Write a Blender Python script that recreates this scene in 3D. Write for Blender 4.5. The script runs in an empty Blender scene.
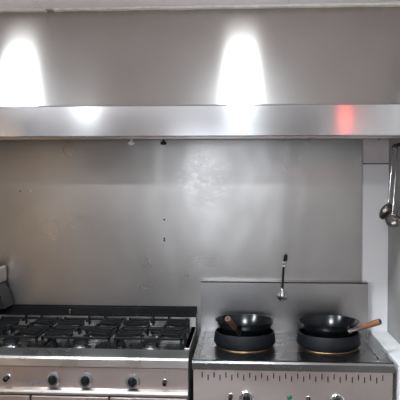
import bpy, bmesh, math, random
from mathutils import Vector, Matrix
random.seed(7)
C = bpy.context.scene.collection
S = bpy.context.scene
R = math.radians

# ------------------------------------------------------------------ camera, world, exposure, lights
cam = bpy.data.cameras.new('camera'); cam.sensor_width = 36; cam.lens = 36 * 680 / 400
camo = bpy.data.objects.new('camera', cam); C.objects.link(camo)
camo.location = (0, -4.1, 1.76); camo.rotation_euler = (R(90 - 1.7), 0, R(3.6))
cam.clip_start = .05
S.camera = camo

W = bpy.data.worlds.new('world'); S.world = W; W.use_nodes = True
W.node_tree.nodes['Background'].inputs[0].default_value = (.80, .88, 1, 1)
W.node_tree.nodes['Background'].inputs[1].default_value = 1.0

S.view_settings.view_transform = 'Standard'; S.view_settings.look = 'None'
S.view_settings.gamma = 1; S.view_settings.exposure = 1.62
S.view_settings.use_curve_mapping = False

# positions of the ceiling panels (their fittings and light are built in ceiling_light below)
PANELS = [(-1.315, -1.50, 11.5), (-.01, -1.50, 11.5), (-1.30, -3.3, 9), (-.01, -3.3, 9)]
WINDOW_POWER = 5
SIDE_FILL_POWER = 42

# ------------------------------------------------------------------ materials
def mat(name):
    m = bpy.data.materials.new(name); m.use_nodes = True
    return m, m.node_tree.nodes, m.node_tree.links, m.node_tree.nodes['Principled BSDF']

def noise(N, L, scale, detail=3, stretch=(1, 1, 1), rough=.5, coords='Object'):
    tc = N.new('ShaderNodeTexCoord'); mp = N.new('ShaderNodeMapping'); mp.inputs['Scale'].default_value = stretch
    n = N.new('ShaderNodeTexNoise'); n.inputs['Scale'].default_value = scale; n.inputs['Detail'].default_value = detail
    n.inputs['Roughness'].default_value = rough
    L.new(tc.outputs[coords], mp.inputs[0]); L.new(mp.outputs[0], n.inputs['Vector'])
    return n.outputs['Fac']

def ramp(N, L, src, a, b, lo=.35, hi=.65):
    r = N.new('ShaderNodeMapRange'); r.inputs[1].default_value = lo; r.inputs[2].default_value = hi
    r.inputs[3].default_value = a; r.inputs[4].default_value = b
    L.new(src, r.inputs[0]); return r.outputs[0]

def mixc(N, L, fac, a, b):
    m = N.new('ShaderNodeMix'); m.data_type = 'RGBA'
    m.inputs[6].default_value = (*a, 1); m.inputs[7].default_value = (*b, 1)
    L.new(fac, m.inputs[0]); return m.outputs[2]

def steel(name, col=(.56, .54, .53), rough=(.26, .36), aniso=.7, tangent=(0, 0, 1), sm=2.0, grain=.02, dirt=None, var=.93, wave=0, film=0):
    m, N, L, B = mat(name)
    B.inputs['Metallic'].default_value = 1
    B.inputs['Anisotropic'].default_value = aniso
    if aniso:
        t = N.new('ShaderNodeCombineXYZ')
        for i in range(3): t.inputs[i].default_value = tangent[i]
        L.new(t.outputs[0], B.inputs['Tangent'])
    f = noise(N, L, sm, 3, rough=.5)
    L.new(ramp(N, L, f, 1.5*rough[0]-.5*rough[1], 1.5*rough[1]-.5*rough[0], 0, 1), B.inputs['Roughness'])
    f2 = noise(N, L, sm * 1.7, 4)
    c2 = dirt if dirt else tuple(c * var for c in col)
    L.new(mixc(N, L, ramp(N, L, f2, 0, 1, .1, .9), col, c2), B.inputs['Base Color'])
    if film:
        B.inputs['Coat Weight'].default_value = film; B.inputs['Coat Roughness'].default_value = .42
    if grain:
        g = noise(N, L, 60, 2, (1, 1, 30))
        b = N.new('ShaderNodeBump'); b.inputs['Strength'].default_value = grain; b.inputs['Distance'].default_value = .002
        L.new(g, b.inputs['Height']); L.new(b.outputs[0], B.inputs['Normal'])
        if wave:
            w = noise(N, L, 1.7, 2, (1.6, 1, .9))
            b2 = N.new('ShaderNodeBump'); b2.inputs['Strength'].default_value = 1; b2.inputs['Distance'].default_value = wave
            L.new(w, b2.inputs['Height']); L.new(b.outputs[0], b2.inputs['Normal']); L.new(b2.outputs[0], B.inputs['Normal'])
    return m

def plain(name, col, rough=.5, metal=0, var=.1, sc=8, bump=0, spec=None):
    m, N, L, B = mat(name)
    B.inputs['Metallic'].default_value = metal
    f = noise(N, L, sc, 4)
    L.new(mixc(N, L, ramp(N, L, f, 0, 1), col, tuple(c * (1 - var) for c in col)), B.inputs['Base Color'])
    B.inputs['Roughness'].default_value = rough
    if spec is not None: B.inputs['Specular IOR Level'].default_value = spec
    if bump:
        b = N.new('ShaderNodeBump'); b.inputs['Strength'].default_value = bump; b.inputs['Distance'].default_value = .004
        L.new(noise(N, L, sc * 6, 3), b.inputs['Height']); L.new(b.outputs[0], B.inputs['Normal'])
    return m

def emit(name, col, strength):
    m, N, L, B = mat(name)
    B.inputs['Base Color'].default_value = (*col, 1)
    B.inputs['Emission Color'].default_value = (*col, 1); B.inputs['Emission Strength'].default_value = strength
    f = noise(N, L, 5, 2)
    L.new(ramp(N, L, f, .3, .5), B.inputs['Roughness'])
    return m

M = dict(
    hood=steel('hood_steel', (.53, .495, .47), (.17, .21), .95, (0, 0, 1), sm=3, grain=0, var=.9, film=.6),
    lip=steel('hood_lip_steel', (.55, .545, .545), (.12, .15), .7, (0, 0, 1), sm=3, grain=0),
    splash=steel('splashback_steel', (.41, .392, .382), (.24, .36), .35, (0, 0, 1), sm=2.2, grain=.004, dirt=(.34, .322, .305), wave=.006),
    upstand=steel('upstand_steel', (.42, .405, .40), (.20, .26), .3, sm=2, grain=.01, dirt=(.38, .365, .36)),
    top=steel('worktop_steel', (.25, .25, .25), (.22, .34), 0, sm=5, grain=0),
    panel=steel('panel_steel', (.65, .575, .55), (.28, .38), .5, sm=5, grain=0),
    rim=steel('rim_steel', (.70, .68, .66), (.25, .35), .4, sm=6, grain=0),
    tray=steel('spill_tray_steel', (.44, .49, .51), (.15, .3), 0, sm=9, grain=0, dirt=(.22, .19, .17)),
    dark_steel=steel('dark_soffit_steel', (.30, .29, .28), (.35, .5), 0, sm=6, grain=0),
    ladle_steel=plain('tarnished_ladle_steel', (.36, .33, .31), .28, 1, .4, 30),
    chrome=plain('chrome', (.75, .75, .76), .12, 1, .05),
    iron=plain('cast_iron', (.008, .008, .009), .5, 0, .4, 40, .3, .15),
    wokiron=plain('seasoned_wok_iron', (.008, .009, .011), .2, 0, .5, 20, .05, .35),
    standiron=plain('enamelled_black_iron', (.006, .007, .010), .5, 0, .35, 25, .25, .25),
    black=plain('black_plastic', (.008, .008, .009), .45, spec=.25),
    grey_ring=plain('grey_dial_ring', (.26, .26, .27), .3, .6),
    wood=plain('worn_wood_handle', (.27, .115, .055), .5, 0, .4, 30),
    darkwood=plain('dark_wood_handle', (.12, .045, .03), .5, 0, .4, 30),
    brass=plain('mottled_brass', (.52, .34, .16), .35, 1, .4, 14),
    wall=plain('off_white_wall_paint', (.86, .85, .86), .45, 0, .07, 3, .05),
    board=plain('grey_board_paint', (.68, .61, .61), .5, 0, .15, 7, .05),
    sidewall=plain('grey_wall_paint', (.34, .33, .32), .55, 0, .2, 5, .08),
    ceil=plain('ceiling_tile_paint', (.86, .82, .83), .7, 0, .04, 3),
    caulk=plain('plaster_bead', (.85, .83, .78), .7, 0, .15, 30, .5),
    floor=plain('quarry_tile_floor', (.10, .07, .06), .4, 0, .3, 4),
    farwall=plain('far_wall_paint', (.40, .38, .37), .6, 0, .1, 2),
    added_cupboard=plain('brown_cupboard_laminate', (.85, .62, .42), .45, 0, .25, 4),
    fridge=plain('dark_grey_fridge_enamel', (.05, .055, .06), .35, 0, .2, 5),
    green=emit('green_lamp_lens', (.005, .10, .05), .1),
    red=emit('red_lamp_bulb', (1.0, .10, .06), 7),
    white=plain('white_plastic', (.85, .85, .83), .4),
    ink=plain('printed_grey_ink', (.16, .16, .20), .6),
    rubber=plain('rubber', (.02, .02, .02), .8),
    frame=plain('window_frame_paint', (.8, .8, .78), .4),
    glass=None,
)
_m, _N, _L, _B = mat('window_glass'); _B.inputs['Transmission Weight'].default_value = 1
_B.inputs['Roughness'].default_value = 0.0; _B.inputs['IOR'].default_value = 1.0; M['glass'] = _m

# a patch of paler scrub marks on the splashback, above and between the cookers
_t = M['splash'].node_tree; _N, _L = _t.nodes, _t.links; _B = _N['Principled BSDF']
_old = _B.inputs['Base Color'].links[0].from_socket
_tc = _N.new('ShaderNodeTexCoord'); _d = _N.new('ShaderNodeVectorMath'); _d.operation = 'DISTANCE'; _d.inputs[1].default_value = (-.24, -.012, 1.76)
_L.new(_tc.outputs['Object'], _d.inputs[0])
_mask = ramp(_N, _L, _d.outputs['Value'], 1, 0, .04, .20)
_scr = ramp(_N, _L, noise(_N, _L, 26, 4, (.7, 1, 1.6), .7), 0, 1, .5, .68)
_mul = _N.new('ShaderNodeMath'); _mul.operation = 'MULTIPLY'; _L.new(_mask, _mul.inputs[0]); _L.new(_scr, _mul.inputs[1])
_mx = _N.new('ShaderNodeMix'); _mx.data_type = 'RGBA'; _mx.inputs[7].default_value = (.50, .485, .475, 1)
_L.new(_mul.outputs[0], _mx.inputs[0]); _L.new(_old, _mx.inputs[6]); _L.new(_mx.outputs[2], _B.inputs['Base Color'])

# ------------------------------------------------------------------ helpers
def bx(bm, x0, x1, y0, y1, z0, z1, bev=0, seg=2):
    r = bmesh.ops.create_cube(bm, size=1, matrix=Matrix.Translation(((x0+x1)/2, (y0+y1)/2, (z0+z1)/2)) @ Matrix.Diagonal((abs(x1-x0), abs(y1-y0), abs(z1-z0), 1)))
    if bev:
        es = list({e for v in r['verts'] for e in v.link_edges})
        bmesh.ops.bevel(bm, geom=es, offset=bev, segments=seg, affect='EDGES', profile=.5)
    return bm

def box(x0, x1, y0, y1, z0, z1, bev=0, seg=2):
    return bx(bmesh.new(), x0, x1, y0, y1, z0, z1, bev, seg)

def lathe(bm, prof, seg=48, axis=None, loc=(0, 0, 0), close=True):
    """profile of (r, h); revolved about `axis` (default Z) at loc"""
    q = Vector((0, 0, 1)).rotation_difference(Vector(axis or (0, 0, 1)).normalized())
    rings = []
    for r, h in prof:
        if r < 1e-6:
            rings.append([bm.verts.new(q @ Vector((0, 0, h)) + Vector(loc))])
        else:
            rings.append([bm.verts.new(q @ Vector((r*math.cos(2*math.pi*i/seg), r*math.sin(2*math.pi*i/seg), h)) + Vector(loc)) for i in range(seg)])
    pairs = list(zip(rings, rings[1:]))
    if close and len(rings[0]) > 1 and len(rings[-1]) > 1: pairs.append((rings[-1], rings[0]))
    for a, b in pairs:
        for i in range(seg):
            j = (i+1) % seg
            if len(a) == 1 and len(b) == 1: continue
            if len(a) == 1: bm.faces.new((a[0], b[j], b[i]))
            elif len(b) == 1: bm.faces.new((a[i], a[j], b[0]))
            else: bm.faces.new((a[i], a[j], b[j], b[i]))
    bmesh.ops.recalc_face_normals(bm, faces=bm.faces)
    return bm

def tube(bm, pts, r, seg=10, caps=True):
    pts = [Vector(p) for p in pts]
    rs = r if isinstance(r, (list, tuple)) else [r]*len(pts)
    rings = []; n = None
    for i, p in enumerate(pts):
        t = (pts[min(i+1, len(pts)-1)] - pts[max(i-1, 0)]).normalized()
        if n is None:
            n = t.orthogonal().normalized()
        n = (n - t*n.dot(t)).normalized(); b = t.cross(n)
        rings.append([bm.verts.new(p + rs[i]*(n*math.cos(2*math.pi*k/seg) + b*math.sin(2*math.pi*k/seg))) for k in range(seg)])
    for a, b in zip(rings, rings[1:]):
        for k in range(seg):
            bm.faces.new((a[k], a[(k+1) % seg], b[(k+1) % seg], b[k]))
    if caps:
        bm.faces.new(rings[0][::-1]); bm.faces.new(rings[-1])
    bmesh.ops.recalc_face_normals(bm, faces=bm.faces)
    return bm

def curve(pts, n=8):
    """smooth Catmull-Rom path through pts"""
    P = [Vector(p) for p in pts]; P = [2*P[0]-P[1]] + P + [2*P[-1]-P[-2]]; out = []
    for i in range(1, len(P)-2):
        for k in range(n):
            t = k/n
            out.append(.5*((2*P[i]) + (P[i+1]-P[i-1])*t + (2*P[i-1]-5*P[i]+4*P[i+1]-P[i+2])*t*t + (3*P[i]-P[i-1]-3*P[i+1]+P[i+2])*t**3))
    out.append(P[-2]); return out

def prismx(bm, x0, x1, prof):
    """closed (y,z) outline extruded along x"""
    a = [bm.verts.new((x0, y, z)) for y, z in prof]; b = [bm.verts.new((x1, y, z)) for y, z in prof]
    n = len(prof)
    for i in range(n): bm.faces.new((a[i], a[(i+1) % n], b[(i+1) % n], b[i]))
    bm.faces.new(a[::-1]); bm.faces.new(b)
    bmesh.ops.recalc_face_normals(bm, faces=bm.faces)
    return bm

def obj(name, bm, m, parent=None, smooth=False, loc=None):
    me = bpy.data.meshes.new(name); bm.to_mesh(me); bm.free()
    me.materials.append(M[m] if isinstance(m, str) else m)
    o = bpy.data.objects.new(name, me); C.objects.link(o)
    if loc: o.location = loc
    if smooth:
        for p in me.polygons: p.use_smooth = True
        try: me.set_sharp_from_angle(angle=R(38))
        except Exception: pass
    if parent:
        o.parent = parent
        o.matrix_parent_inverse = Matrix.Translation(-Vector(parent.location)) if not parent.parent and parent.type == 'EMPTY' else Matrix()
    return o

def tag(o, label=None, cat=None, group=None, kind=None):
    if label: o['label'] = label
    if cat: o['category'] = cat
    if group: o['group'] = group
    if kind: o['kind'] = kind
    return o

def thing(name, label, cat, loc=(0, 0, 0), group=None):
    o = bpy.data.objects.new(name, None); C.objects.link(o); o.location = loc; o.empty_display_size = .1
    return tag(o, label, cat, group)

def struct(name, bm, m, smooth=False, label=None):
    o = obj(name, bm, m, None, smooth); o['kind'] = 'structure'
    if label: o['label'] = label
    return o

# ------------------------------------------------------------------ the room
XL, XR, YF, CEIL = -2.6, .862, -6.0, 2.6
struct('floor', box(XL-.1, XR+.1, YF-.1, .1, -.1, 0), 'floor')
bm = box(XL-.1, XR+.1, YF-.1, .1, CEIL+.004, CEIL+.1)
# ceiling tiles with narrow joints
tx = [XL, -2.19, -1.59, -.985, -.385, .215, XR]; ty = [YF, -5.7, -5.1, -4.5, -3.9, -3.3, -2.7, -2.1, -1.5, -.9, 0]
for i in range(len(tx)-1):
    for j in range(len(ty)-1):
        bx(bm, tx[i]+.002, tx[i+1]-.002, ty[j]+.002, ty[j+1]-.002, CEIL, CEIL+.006)
struct('ceiling', bm, 'ceil')
struct('wall_back', box(XL-.1, XR+.1, 0, .1, 0, CEIL), 'wall')
struct('wall_right', box(XR, XR+.1, YF, 0, 0, CEIL), 'sidewall')
sy0, sy1, sz0, sz1 = -5.3, -3.9, 1.0, 2.1             # window opening added in the left wall, to brighten the white wall
bm = box(XL-.1, XL, YF, sy0, 0, CEIL); bx(bm, XL-.1, XL, sy1, 0, 0, CEIL); bx(bm, XL-.1, XL, sy0, sy1, 0, sz0); bx(bm, XL-.1, XL, sy0, sy1, sz1, CEIL)
struct('wall_left', bm, 'farwall')
bm = bmesh.new()
for a in ((sy0, sy0+.05, sz0, sz1), (sy1-.05, sy1, sz0, sz1), (sy0, sy1, sz0, sz0+.05), (sy0, sy1, sz1-.05, sz1), (-4.625, -4.575, sz0, sz1)):
    bx(bm, XL-.07, XL-.02, a[0], a[1], a[2], a[3])
struct('added_window', bm, 'frame')
ld = bpy.data.lights.new('added_side_daylight', 'AREA'); ld.shape = 'RECTANGLE'; ld.size = sz1-sz0-.1; ld.size_y = sy1-sy0-.1  # unseen side light added to lift the white wall by the wok range
ld.energy = SIDE_FILL_POWER; ld.color = (.90, .94, 1.0)
lo = bpy.data.objects.new('added_side_daylight', ld); C.objects.link(lo); lo.location = (XL-.12, (sy0+sy1)/2, (sz0+sz1)/2); lo.rotation_euler = (0, R(-90), 0)
bm = bmesh.new()                                    # front wall (behind the viewer) round a window opening
wx0, wx1, wz0, wz1 = -.95, .25, 1.15, 2.1
bx(bm, XL-.1, wx0, YF-.1, YF, 0, CEIL); bx(bm, wx1, XR+.1, YF-.1, YF, 0, CEIL)
bx(bm, wx0, wx1, YF-.1, YF, 0, wz0); bx(bm, wx0, wx1, YF-.1, YF, wz1, CEIL)
struct('wall_front', bm, 'farwall')
bm = bmesh.new()
for a in ((wx0, wx0+.05, wz0, wz1), (wx1-.05, wx1, wz0, wz1), (wx0, wx1, wz0, wz0+.05), (wx0, wx1, wz1-.05, wz1), (-.375, -.325, wz0, wz1)):
    bx(bm, a[0], a[1], YF-.07, YF-.02, a[2], a[3])
struct('window_1', bm, 'frame')
# daylight coming in at that window
ld = bpy.data.lights.new('window_daylight', 'AREA'); ld.shape = 'RECTANGLE'; ld.size = wx1-wx0-.1; ld.size_y = wz1-wz0-.1
ld.energy = WINDOW_POWER; ld.color = (.86, .93, 1.0)
lo = bpy.data.objects.new('window_daylight', ld); C.objects.link(lo); lo.location = ((wx0+wx1)/2, YF-.12, (wz0+wz1)/2); lo.rotation_euler = (R(90), 0, 0)

# plaster bead where hood face meets ceiling, uneven
bm = bmesh.new(); n = 70
for i in range(n):
    x0 = -1.75 + (XR+1.75)*i/n; x1 = x0 + (XR+1.75)/n
    h = .010 + .0012*math.sin(i*.7) + .001*random.random()
    if abs(x0+.97) < .02: h = .002
    bx(bm, x0, x1, -.80, -.765, CEIL-h, CEIL)
struct('trim_1', bm, 'caulk')

# white ledge between the wok range and the right wall, white wall above it, grey board near the top
struct('trim_2', bx(box(.76, XR, -.78, 0, .60, .86, .004), .76, XR, -.76, 0, 0, .6), 'wall', label='white tiled ledge beside the wok range')
bm = box(.712, XR, -.012, 0, 1.858, 2.3, .002)
struct('trim_3', bm, 'board')
struct('trim_4', box(.712, XR, -.010, 0, -.86+1.72, 1.852, .002), 'wall')
struct('trim_6', box(.712, XR, -.0105, 0, 1.8525, 1.8575), 'black')
bm = box(.79, XR, -.80, -.78, .690, .702, .003)
struct('trim_5', bm, 'sidewall')

# ------------------------------------------------------------------ ceiling lights (real panels)
def ceiling_light(x, y, power, label):
    t = thing('ceiling_light', label, 'ceiling light', (x, y, CEIL), 'square ceiling light panels')
    s = .08
    bm = bmesh.new()
    for a in ((-s-.02, s+.02, -s-.02, -s), (-s-.02, s+.02, s, s+.02), (-s-.02, -s, -s, s), (s, s+.02, -s, s)):
        bx(bm, x+a[0], x+a[1], y+a[2], y+a[3], CEIL-.014, CEIL-.001)
    obj('frame', bm, 'white', t)
    l = bpy.data.lights.new('panel_light', 'AREA'); l.shape = 'SQUARE'; l.size = 2*s; l.energy = power; l.color = (.87, .95, 1.0)
    lo = bpy.data.objects.new('panel_light', l); C.objects.link(lo); lo.location = (x, y, CEIL-.012)
for (x, y, p), lab in zip(PANELS, ['square ceiling light over the left end of the cooker', 'square ceiling light in front of the hood centre',
                                    'square ceiling light near the room middle, right one', 'square ceiling light near the room middle, left one']):
    ceiling_light(x, y, p, lab)

# ------------------------------------------------------------------ unseen things added to give the steel its dark, tan and red reflections
t = thing('added_refrigerator', 'tall dark grey fridge against the front wall, unseen, added for a dark reflection', 'added_refrigerator', (-2.05, -5.6, 0))  # added out of view as a dark band in the splashback reflection
obj('body', box(-2.42, -1.80, -5.95, -5.35, .05, 2.2, .01), 'fridge', t)
obj('door', box(-2.42, -1.80, -5.345, -5.31, .08, 2.18, .01), 'fridge', t)
obj('handle', box(-1.88, -1.85, -5.305, -5.28, .8, 1.4, .008), 'chrome', t)
bm = box(-1.75, .84, -5.98, -5.40, .90, .94, .004)
t = thing('added_counter', 'dark worktop unit along the front wall, unseen, added to darken reflections', 'added_counter', (-.5, -5.7, 0))  # added out of view so the low splashback reflects something dark
obj('counter_top', bm, 'dark_steel', t)
obj('body', box(-1.75, .84, -5.98, -5.44, .0, .898), 'fridge', t)
for k in range(4): obj('door', box(-1.74+k*.645, -1.11+k*.645, -5.438, -5.42, .08, .88, .003), 'fridge', t)
t = thing('added_cupboard', 'tan laminate cabinet against the left wall, unseen, added for a warm reflection', 'added_cupboard', (-2.2, -3.0, 0))  # added out of view to tint the splashback's left reflection warm
obj('body', box(-2.58, -1.96, -3.6, -2.6, 0, 2.1, .006), 'added_cupboard', t)
for x0, x1 in ((-2.57, -2.225), (-2.215, -1.97)):
    obj('door', box(x0, x1, -2.598, -2.58, .06, 2.06, .003), 'added_cupboard', t)
t = thing('added_red_lamp', 'red glowing lamp hanging from the ceiling, unseen, added for a red reflection', 'lamp', (1.0, -4.6, 2.6))  # glowing source added out of view for the red streak on the lip
t.location = (.78, -3.0, 2.6)
obj('cord', tube(bmesh.new(), [(.78, -3.0, 2.6), (.78, -3.0, 2.36)], .004), 'black', t)
obj('lamp_shade', lathe(bmesh.new(), [(.02, 2.37), (.035, 2.35), (.07, 2.26), (.066, 2.26), (.033, 2.345), (.018, 2.36)], 32, loc=(.78, -3.0, 0)), 'chrome', t, True)
obj('bulb', lathe(bmesh.new(), [(0, 2.20), (.02, 2.21), (.032, 2.24), (.030, 2.27), (.02, 2.33), (0, 2.335)], 24, loc=(.78, -3.0, 0), close=False), 'red', t, True)

# ------------------------------------------------------------------ splashback
t = thing('splashback', 'large brushed stainless steel splashback panel behind the cookers', 'splashback', (-.4, 0, .6))
obj('panel', box(-1.75, .706, -.012, -.002, .5, 2.3, .002), 'splash', t)
for x, z in ((-.474, 1.519), (-.474, 1.404), (-.474, 1.392), (-1.36, 1.69), (-1.30, 1.69)):
    obj('rivet', lathe(bmesh.new(), [(0, .004), (.004, .003), (.006, 0), (0, 0)], 12, (0, -1, 0), (x, -.012, z), False), 'black' if x > -1 else 'tray', t)

# ------------------------------------------------------------------ extractor hood
t = thing('extractor_hood', 'long stainless steel extractor hood with sloped face and bright vertical lip', 'extractor hood', (-.4, -.4, 1.96))
HX0, HX1 = -1.75, XR-.004
bm = prismx(bmesh.new(), HX0, HX1, [(-.895, 2.113), (-.764, 2.596), (-.745, 2.596), (-.876, 2.113)])
obj('sloped_face', bm, 'hood', t)
bm = prismx(bmesh.new(), HX0, HX1, [(-.905, 1.968), (-.905, 2.107), (-.899, 2.113), (-.876, 2.113), (-.876, 2.105), (-.893, 2.105), (-.895, 1.976), (-.84, 1.976), (-.84, 1.966), (-.903, 1.964)])
obj('front_lip', bm, 'lip', t)
obj('soffit', prismx(bmesh.new(), HX0, HX1, [(-.838, 1.980), (-.838, 1.990), (-.56, 2.0), (-.56, 1.990)]), 'dark_steel', t)
obj('grease_gutter', box(HX0, HX1, -.555, -.515, 1.972, 2.05, .003), 'panel', t)
obj('end_panel', prismx(bmesh.new(), HX0-.004, HX0, [(-.905, 1.966), (-.905, 2.11), (-.764, 2.596), (-.016, 2.596), (-.016, 1.966)]), 'hood', t)
# baffle filters sloping up towards the wall
for k in range(5):
    x0 = HX0+.01+k*.52; bm = bmesh.new()
    for i in range(12):
        xa = x0+.01+i*.041
        prismx(bm, xa, xa+.03, [(-.50, 2.06), (-.50, 2.075), (-.08, 2.45), (-.08, 2.435)])
    obj('baffle_filter', bm, 'dark_steel', t)
for px, m in ((-.587, 'white'), (-.417, 'black')):
    X = px
    nz = obj('nozzle', lathe(bmesh.new(), [(0, -.028), (.012, -.028), (.017, -.02), (.017, -.014), (.007, -.010), (.007, 0), (0, 0)], 20, loc=(X, -.535, 1.972), close=False), m, t, True)
    if m == 'white': nz['label'] = 'white round nozzle'

# dark conduit under the hood at the right
t = thing('conduit_pipe', 'thin dark conduit pipe running under the hood above the white wall', 'pipe', (.75, -.03, 2.0))
obj('pipe', tube(bmesh.new(), [(.60, -.035, 2.008), (XR-.002, -.035, 2.008)], .008, 12), 'black', t, True)
for x in (.66, .80):
    obj('clip', box(x-.006, x+.006, -.046, -.011, 1.996, 2.020, .001), 'tray', t)

# ------------------------------------------------------------------ gas range
GX0, GX1 = -1.50, -.272
t = gr = thing('gas_range', 'wide stainless steel gas range with black cast iron pan supports and front knobs', 'gas range', (-.88, -.4, 0))
# body sides and back
bm = bmesh.new()
bx(bm, GX0, GX0+.02, -.66, -.02, .12, .83); bx(bm, GX1-.02, GX1, -.66, -.02, .12, .83); bx(bm, GX0+.02, GX1-.02, -.04, -.02, .12, .83); bx(bm, GX0+.02, GX1-.02, -.66, -.04, .12, .14)
obj('body', bm, 'dark_steel', t)
# worktop: raised rear strip, rolled front
bm = prismx(bmesh.new(), GX0, GX1, [(-.02, .832), (-.02, .86), (-.632, .86), (-.636, .884), (-.645, .886), (-.70, .868), (-.716, .861), (-.722, .850), (-.722, .812), (-.712, .808), (-.66, .832)])
bx(bm, GX1-.030, GX1, -.62, -.10, .858, .890, .003)
bx(bm, GX0, GX0+.025, -.62, -.10, .858, .890, .003)
obj('worktop', bm, 'rim', t)
# control panel
bm = prismx(bmesh.new(), GX0+.002, GX1-.002, [(-.712, .806), (-.706, .700), (-.69, .700), (-.69, .806)])
obj('control_panel', bm, 'panel', t)
bm = prismx(bmesh.new(), GX0+.002, GX1-.002, [(-.690, .699), (-.706, .699), (-.728, .692), (-.732, .680), (-.728, .668), (-.690, .666)])
obj('panel_ledge', bm, 'rim', t)
# oven doors
for x0, x1 in ((GX0+.004, -1.088), (-1.082, -.680), (-.674, GX1-.004)):
    d = obj('oven_door', box(x0, x1, -.705, -.665, .16, .655, .006), 'panel', t)
    obj('door_handle', tube(bmesh.new(), curve([(x0+.05, -.705, .60), (x0+.055, -.745, .60), (x1-.055, -.745, .60), (x1-.05, -.705, .60)], 6), .009), 'chrome', d, True)
for x in (GX0+.05, GX1-.05):
    for y in (-.62, -.08):
        obj('foot', lathe(bmesh.new(), [(0, 0), (.022, 0), (.022, .02), (.016, .03), (.016, .12), (0, .12)], 16, loc=(x, y, 0), close=False), 'chrome', t)
# spill trays
GB = [-1.445, -1.065, -.680, -.300]
GY = [-.628, -.368, -.108]
for i in range(3):
    for j in range(2):
        x0, x1, y0, y1 = GB[i]+.006, GB[i+1]-.006, GY[j]+.004, GY[j+1]-.004
        bm = bmesh.new()
        bx(bm, x0, x1, y0, y1, .861, .864)
        for a in ((x0, x1, y0, y0+.006), (x0, x1, y1-.006, y1), (x0, x0+.006, y0, y1), (x1-.006, x1, y0, y1)):
            bx(bm, *a, .864, .872)
        obj('spill_tray', bm, 'tray', t)
# burners
def burner(x, y, s):
    b = obj('burner', lathe(bmesh.new(), [(0, 0), (.058*s, 0), (.056*s, .006), (.040*s, .008), (.040*s, .020), (0, .020)], 32, loc=(x, y, .864), close=False), 'tray', gr, True)
    bm = lathe(bmesh.new(), [(0, .0205), (.044*s, .0205), (.046*s, .024), (.042*s, .030), (0, .031)], 32, loc=(x, y, .864), close=False)
    obj('burner_cap', bm, 'iron', b, True)
# pan supports
def pan_support(x0, x1, y0, y1, zt=.942):
    w = .0065; cx, cy = (x0+x1)/2, (y0+y1)/2; bm = bmesh.new(); zb = zt-.015
    for a in ((x0, x1, y0, y0+2*w), (x0, x1, y1-2*w, y1), (x0, x0+2*w, y0, y1), (x1-2*w, x1, y0, y1)):
        bx(bm, *a, zb, zb+.012, .002, 1)
    # fingers: sloping up from frame to near the centre
    def finger(ax, ay, bx_, by_):
        d = Vector((bx_-ax, by_-ay, 0)).normalized(); s = Vector((-d.y, d.x, 0))*w*.8
        A = Vector((ax, ay, 0)); B = Vector((bx_, by_, 0))
        pr = [(A, zb-.004), (A, zt+.010), (A+d*.010, zt+.010), (A+d*.022, zt+.003), (B-d*.01, zt+.004), (B, zt-.002), (B, zt-.012), (A+d*.03, zb)]
        L = [bm.verts.new(p+s+Vector((0, 0, z))) for p, z in pr]; Q = [bm.verts.new(p-s+Vector((0, 0, z))) for p, z in pr]; n = len(pr)
        for i in range(n): bm.faces.new((L[i], L[(i+1) % n], Q[(i+1) % n], Q[i]))
        bm.faces.new(L[::-1]); bm.faces.new(Q)
    g = .030
    for f in (.40, .66):
        X = x0+(x1-x0)*f
        for yy in (y0+w, y1-w): bx(bm, X-w*.8, X+w*.8, yy-w*.8, yy+w*.8, zb-.028, zb)
        finger(X, y0+w, X, cy-g*1.2); finger(X, y1-w, X, cy+g*1.2)
    finger(x0+w, cy, cx-g*1.6, cy); finger(x1-w, cy, cx+g*1.6, cy)
    finger(x0+w, y0+.05, cx-.05, cy-.035); finger(x1-w, y0+.05, cx+.05, cy-.035)
    finger(x0+w, y1-.05, cx-.05, cy+.035); finger(x1-w, y1-.05, cx+.05, cy+.035)
    for a in ((x0+w, y0+w), (x1-w, y0+w), (x0+w, y1-w), (x1-w, y1-w)):
        bx(bm, a[0]-w, a[0]+w, a[1]-w, a[1]+w, .8645, zb)
    bmesh.ops.recalc_face_normals(bm, faces=bm.faces)
    obj('pan_support', bm, 'iron', gr)
for i in range(3):
    for j in range(2):
        x0, x1, y0, y1 = GB[i], GB[i+1], GY[j], GY[j+1]
        burner((x0+x1)/2, (y0+y1)/2, 1.0 if j == 0 else .85)
        pan_support(x0+.010, x1-.010, y0+.012, y1-.012)
# raised flue at the back with slotted black grille
bm = bmesh.new()
bx(bm, GX0+.02, GX1-.002, -.100, -.022, .861, .957, .003)
obj('flue_box', bm, 'rim', t)
gx = [GX0+.022, -1.03, -.625, GX1]
for i in range(3):
    bm = bmesh.new(); x0, x1 = gx[i]+.002, gx[i+1]-.002
    bx(bm, x0, x1, -.112, -.1005, .948, .957, .001); bx(bm, x0, x1, -.030, -.022, .988, .996, .001)
    n = int((x1-x0)/.0115)
    for k in range(n+1):
        xa = x0+(x1-x0-.005)*k/n
        prismx(bm, xa, xa+.005, [(-.112, .958), (-.024, .996), (-.024, .988), (-.112, .950)])
    f = obj('flue_grille', bm, 'iron', t)
obj('grille_backing', prismx(bmesh.new(), GX0+.022, GX1-.002, [(-.100, .9575), (-.022, .984), (-.022, .9575)]), 'black', t)
obj('grille_clip', box(-1.036, -1.024, -.118, -.105, .950, .984, .001), 'chrome', t)
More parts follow.
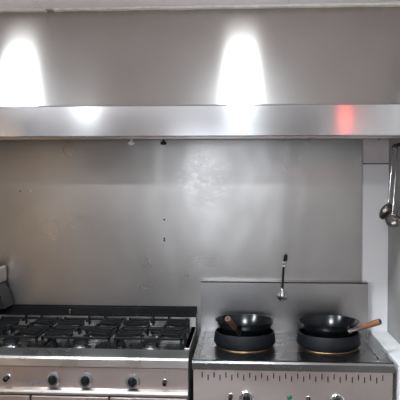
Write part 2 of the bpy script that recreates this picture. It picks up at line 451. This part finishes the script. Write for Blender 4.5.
# control knobs
def big_knob(x, z, ang):
    k = obj('knob', lathe(bmesh.new(), [(0, .0), (.036, .0), (.037, .006), (.033, .012), (.024, .013), (.023, .006), (0, .006)], 36, (0, -1, 0), (x, -.7115, z), False), 'grey_ring', gr, True)
    bm = lathe(bmesh.new(), [(0, .007), (.0225, .007), (.021, .020), (0, .022)], 28, (0, -1, 0), (0, 0, 0), False)
    bx(bm, -.006, .006, -.036, -.013, -.020, .020, .003)
    bmesh.ops.rotate(bm, verts=bm.verts, cent=(0, 0, 0), matrix=Matrix.Rotation(ang, 3, 'Y'))
    bmesh.ops.translate(bm, verts=bm.verts, vec=(x, -.7115, z))
    obj('grip', bm, 'black', k, True)
def small_knob(x, z, parent, y=-.7115, lean=0, r=1.0):
    k = obj('igniter_button', lathe(bmesh.new(), [(0, 0), (.017*r, 0), (.017*r, .003), (.014*r, .005), (0, .005)], 24, (0, -1, 0), (x, y, z), False), 'chrome', parent, True)
    bm = lathe(bmesh.new(), [(0, 0), (.013*r, 0), (.014*r, .020), (.011*r, .027), (0, .028)], 20, (lean, -1, -.35), (x, y-.005, z), False)
    obj('button_cap', bm, 'black', k, True)
small_knob(-1.199, .749, t, lean=-.35)
big_knob(-.964, .742, .05); big_knob(-.796, .741, .15); big_knob(-.556, .739, -.1)
small_knob(-.391, .742, t, lean=0, r=.8)
# pointer marks over the knobs and the faint maker's mark
for x in (-1.199, -.964, -.796, -.556, -.391):
    obj('pointer_mark', box(x-.002, x+.002, -.7135, -.7115, .785, .789), 'black', t)
bm = bmesh.new()
for i, (w, h) in enumerate(((.004, .006), (.003, .008), (.006, .005), (.004, .006), (.003, .005), (.007, .007), (.009, .012), (.008, .010))):
    x = -1.119+i*.011
    bx(bm, x, x+w, -.7105, -.7090, .722, .722+h)
bx(bm, -1.119, -1.064, -.7105, -.7090, .718, .720)
obj('maker_mark', bm, 'ink', t)

# ------------------------------------------------------------------ wok range
WX0, WX1 = -.250, .741
t = wr = thing('wok_range', 'stainless steel two-burner wok range with upstand and staggered vent slots', 'wok range', (.245, -.4, 0))
bm = bmesh.new()
bx(bm, WX0+.01, WX0+.03, -.70, -.05, .12, .81); bx(bm, WX1-.03, WX1-.01, -.70, -.05, .12, .81); bx(bm, WX0+.03, WX1-.03, -.07, -.05, .12, .81); bx(bm, WX0+.03, WX1-.03, -.70, -.07, .12, .14)
obj('body', bm, 'panel', t)
# worktop with raised border and recessed deck
bm = prismx(bmesh.new(), WX0, WX1, [(-.05, .815), (-.05, .852), (-.695, .852), (-.700, .862), (-.742, .865), (-.752, .861), (-.757, .851), (-.757, .818)])
bx(bm, WX0, WX0+.030, -.70, -.05, .850, .858, .002); bx(bm, WX1-.055, WX1, -.70, -.05, .850, .858, .002)
obj('worktop', bm, 'top', t)
obj('upstand', prismx(bmesh.new(), WX0+.001, WX1-.008, [(-.085, .853), (-.080, 1.150), (-.074, 1.157), (-.014, 1.160), (-.014, .853)]), 'upstand', t)
# front control panel with staggered slots cut through it
x0 = -.2005; pitch = .0296
FY0, FY1 = -.742, -.734
xs = [x0+i*pitch for i in range(31)]
bm = bmesh.new(); zt, zb = .814, .45
A0, A1, B0, B1 = .802, .774, .790, .761       # upper row, lower row
px = WX0+.006
for i, x in enumerate(xs):
    a, b = x-.0027, x+.0027
    bx(bm, px, a, FY0, FY1, zb, zt)
    hi, lo_ = (A0, A1) if i % 2 == 0 else (B0, B1)
    bx(bm, a, b, FY0, FY1, zb, lo_); bx(bm, a, b, FY0, FY1, hi, zt)
    px = b
bx(bm, px, WX1-.006, FY0, FY1, zb, zt)
bmesh.ops.remove_doubles(bm, verts=bm.verts, dist=1e-5)
obj('control_panel', bm, 'panel', t)
obj('slot_backing', box(WX0+.03, WX1-.03, -.728, -.722, .755, .812), 'black', t)
obj('lower_door', box(WX0+.006, WX1-.006, -.742, -.715, .15, .445, .005), 'panel', t)
for x in (WX0+.05, WX1-.05):
    for y in (-.66, -.1):
        obj('foot', lathe(bmesh.new(), [(0, 0), (.022, 0), (.022, .02), (.016, .03), (.016, .12), (0, .12)], 16, loc=(x, y, 0), close=False), 'chrome', t)
def ring_knob(x, z):
    k = obj('knob', lathe(bmesh.new(), [(0, 0), (.036, 0), (.036, .006), (.031, .011), (.025, .010), (.023, .006), (0, .006)], 36, (0, -1, 0), (x, FY0-.0005, z), False), 'chrome', wr, True)
    bm = lathe(bmesh.new(), [(0, .006), (.019, .006), (.018, .022), (0, .024)], 28, (0, -1, 0), (x, FY0-.0005, z), False)
    bx(bm, x-.005, x+.005, FY0-.036, FY0-.018, z-.018, z+.018, .002)
    obj('grip', bm, 'black', k, True)
ring_knob(.020, .676); ring_knob(.466, .670); 
small_knob(-.058, .686, t, FY0-.0005, -.1, .75); small_knob(.325, .680, t, FY0-.0005, 0, .75)
g = obj('indicator_lamp', lathe(bmesh.new(), [(0, 0), (.013, 0), (.013, .004), (.009, .012), (0, .015)], 20, (0, -1, 0), (.233, FY0-.0005, .684), False), 'green', t, True); g['label'] = 'green indicator lamp'

# ------------------------------------------------------------------ brass rings, wok stands and woks
WOK = [(.0115, -.385, 1.0), (.466, -.385, 1.02)]
for x, y, s in WOK:
    obj('brass_ring', lathe(bmesh.new(), [(.140, .0), (.157, .0), (.156, .0025), (.140, .003)], 56, loc=(x, y, .8525)), 'brass', wr, True)['label'] = 'brass-coloured ring under the wok stand'  # thin mottled brass-coloured ring on the deck below each stand
stand_labels = ['black iron wok stand under the left wok', 'black iron wok stand under the right wok']
wok_labels = ['black wok on the left burner, brown handle tilted up toward the viewer', 'black wok on the right burner, light brown wooden handle pointing right']
for i, (x, y, s) in enumerate(WOK):
    prof = [(.150, .8562), (.154, .857), (.168, .876), (.169, .885), (.163, .930), (.160, .935), (.155, .935), (.158, .926), (.162, .887), (.159, .878), (.148, .862)]
    bm = lathe(bmesh.new(), [((r*s), z) for r, z in prof], 64, loc=(x, y, 0))
    so = obj('wok_stand', bm, 'standiron', None, True); tag(so, stand_labels[i], 'wok stand', 'wok stands')
    t = thing('wok', wok_labels[i], 'wok', (x, y, .90), 'woks')
    Rr = .161*s; outer = []; inner = []
    # bowl with flattish bottom and flaring sides
    zr, dep, th = .993, .104, .0025
    for k in range(21):
        r = Rr*k/20; outer.append((r, zr-dep+dep*(r/Rr)**3.5))
    for k in range(21):
        r = (Rr-th)*(20-k)/20; inner.append((r, zr+.0005-dep+th+(dep-th)*(r/(Rr-th))**3.5))
    bm = lathe(bmesh.new(), outer+[(Rr+.002, zr+.002)]+inner, 72, loc=(x, y, 0), close=False)
    obj('bowl', bm, 'wokiron', t, True)
    if i == 0:
        A, Bp = Vector((-.020, -.541, .955)), Vector((-.076, -.672, 1.057)); wd, sk = 'darkwood', 'black'
    else:
        A, Bp = Vector((x+.098, y-.125, .968)), Vector((.699, -.610, 1.040)); wd, sk = 'wood', 'ladle_steel'
    d = (Bp-A).normalized(); Lh = (Bp-A).length
    bm = tube(bmesh.new(), [A-d*.004, A+d*.02, A+d*Lh*.36], [.016, .010, .0125], 16)
    sck = obj('handle_socket', bm, sk, t, True)
    if i == 1: sck['label'] = 'bright metal handle socket'
    bm = tube(bmesh.new(), [A+d*Lh*.34, A+d*Lh*.45, A+d*Lh*.75, A+d*Lh*.97, Bp], [.0115, .0145, .016, .0165, .0145], 18)
    h = obj('handle', bm, wd, t, True)
    tube_end = lathe(bmesh.new(), [(0, .0), (.008, 0), (.008, .0015), (0, .0015)], 16, d, Bp, False)
    obj('handle_tip', tube_end, 'black', h, True)

# ------------------------------------------------------------------ tap on the upstand
t = thing('tap', 'thin upright chrome and black swivel tap mounted on the wok range upstand', 'tap', (.232, -.084, 1.10))
x, z, Y = .232, 1.075, -.087
obj('wall_flange', lathe(bmesh.new(), [(0, 0), (.029, 0), (.029, .004), (.022, .010), (.014, .014), (.014, .030), (0, .032)], 32, (0, -1, 0), (x, -.0845, z), False), 'chrome', t, True)
obj('valve_body', lathe(bmesh.new(), [(0, -.022), (.012, -.022), (.015, -.014), (.015, .022), (.010, .032), (.008, .048), (0, .048)], 24, loc=(x, Y-.030, z), close=False), 'chrome', t, True)
obj('lever', tube(bmesh.new(), [(x, Y-.044, z), (x+.012, Y-.062, z-.010), (x+.026, Y-.070, z-.004)], [.006, .0045, .005], 10), 'chrome', t, True)
obj('spout_pipe', tube(bmesh.new(), curve([(x, Y-.030, z+.046), (x+.004, Y-.032, z+.13), (x+.009, Y-.040, z+.20), (x+.012, Y-.075, z+.246), (x+.013, Y-.12, z+.252)], 8), .0062, 14), 'black', t, True)
for dz in (.185, .205):
    obj('clip', lathe(bmesh.new(), [(0, -.006), (.0095, -.006), (.0095, .006), (0, .006)], 16, loc=(x+.0085, Y-.041, z+dz), close=False), 'white', t, True)
obj('nozzle', lathe(bmesh.new(), [(0, -.022), (.0095, -.022), (.0105, -.016), (.0105, .008), (.006, .014), (0, .014)], 18, loc=(x+.013, Y-.122, z+.246), close=False), 'black', t, True)

# ------------------------------------------------------------------ hook rail and ladles on the right wall
t = thing('hook_rail', 'dark metal hook rail fixed to the grey side wall under the hood', 'rail', (.855, -.3, 1.95))
obj('rail_bar', box(.853, .861, -.62, -.16, 1.942, 1.962, .001), 'black', t)
HK = [(-.26, .833), (-.36, .836), (-.47, .839)]
for y, x in HK:
    obj('hook', tube(bmesh.new(), curve([(.854, y, 1.958), (x+.004, y, 1.953), (x-.006, y, 1.940), (x-.002, y, 1.930), (x+.006, y, 1.936)], 5), .003, 8), 'black', t, True)
def ladle(hx, hy, bxx, by, bz, face, label, rb=.044):
    t = thing('ladle', label, 'ladle', (hx, hy, 1.93), 'ladles hanging on the side wall')
    f = Vector(face).normalized(); c = Vector((bxx, by, bz)); top = Vector((hx, hy, 1.933))
    rim = c - Vector((0, 0, 0)) + Vector((0, 0, 1)).cross(f).cross(f).normalized()*-rb   # topmost rim point
    if rim.z < c.z: rim = c*2-rim
    pts = [top+Vector((0, 0, -.008)), top.lerp(rim, .5), top.lerp(rim, .93), rim-f*.004]
    obj('handle', tube(bmesh.new(), curve(pts, 6), [.0035]*19, 8), 'chrome', t, True)
    loop = [top+Vector((0, .009*math.sin(a), .001+.009*math.cos(a))) for a in [k*math.pi/8 for k in range(16)]]
    loop.append(loop[0])
    obj('hanging_loop', tube(bmesh.new(), loop, .002, 6), 'chrome', t, True)
    pr = []
    for k in range(11): a = math.pi/2*.95*k/10; pr.append((rb*math.sin(a), -rb*math.cos(a)*.8))
    for k in range(11): a = math.pi/2*.95*(10-k)/10; pr.append(((rb-.0018)*math.sin(a), -(rb-.0018)*math.cos(a)*.8+.001))
    obj('bowl', lathe(bmesh.new(), pr, 32, f, c, False), 'ladle_steel', t, True)
ladle(.833, -.26, .786, -.285, 1.588, (-.80, -.35, .45), 'steel ladle hanging deepest, its bowl tipped left', .050)
ladle(.836, -.36, .808, -.385, 1.537, (-.35, -.85, -.45), 'steel ladle hanging in the middle, its bowl facing forward and low', .042)
ladle(.839, -.47, .828, -.50, 1.575, (-.3, -.8, .5), 'steel ladle nearest the viewer, cut by the right picture edge', .028)

# ------------------------------------------------------------------ appliance at the left edge, on a stand
t = thing('fryer', 'steel topped black sided appliance standing left of the gas range at the picture edge', 'fryer', (-1.6, -.35, 0))
obj('body', box(-1.80, -1.508, -.62, -.03, .10, 1.136, .004), 'fridge', t)
obj('lid', box(-1.81, -1.442, -.22, -.025, 1.140, 1.240, .012), 'panel', t)
bm = bmesh.new(); prof = [(-1.506, 1.000), (-1.398, 1.000), (-1.405, 1.03), (-1.418, 1.07), (-1.436, 1.11), (-1.452, 1.138), (-1.506, 1.138)]  # black side, flared low to stand in for its dark reflection on the splashback
a = [bm.verts.new((x, -.20, z)) for x, z in prof]; b = [bm.verts.new((x, -.03, z)) for x, z in prof]
for i in range(len(prof)): bm.faces.new((a[i], a[(i+1) % 7], b[(i+1) % 7], b[i]))
bm.faces.new(a); bm.faces.new(b[::-1]); bmesh.ops.recalc_face_normals(bm, faces=bm.faces)
obj('side_panel_with_shade', bm, 'black', t)
for x in (-1.77, -1.54):
    for y in (-.58, -.07):
        obj('foot', lathe(bmesh.new(), [(0, 0), (.02, 0), (.02, .10), (0, .10)], 14, loc=(x, y, 0), close=False), 'chrome', t)
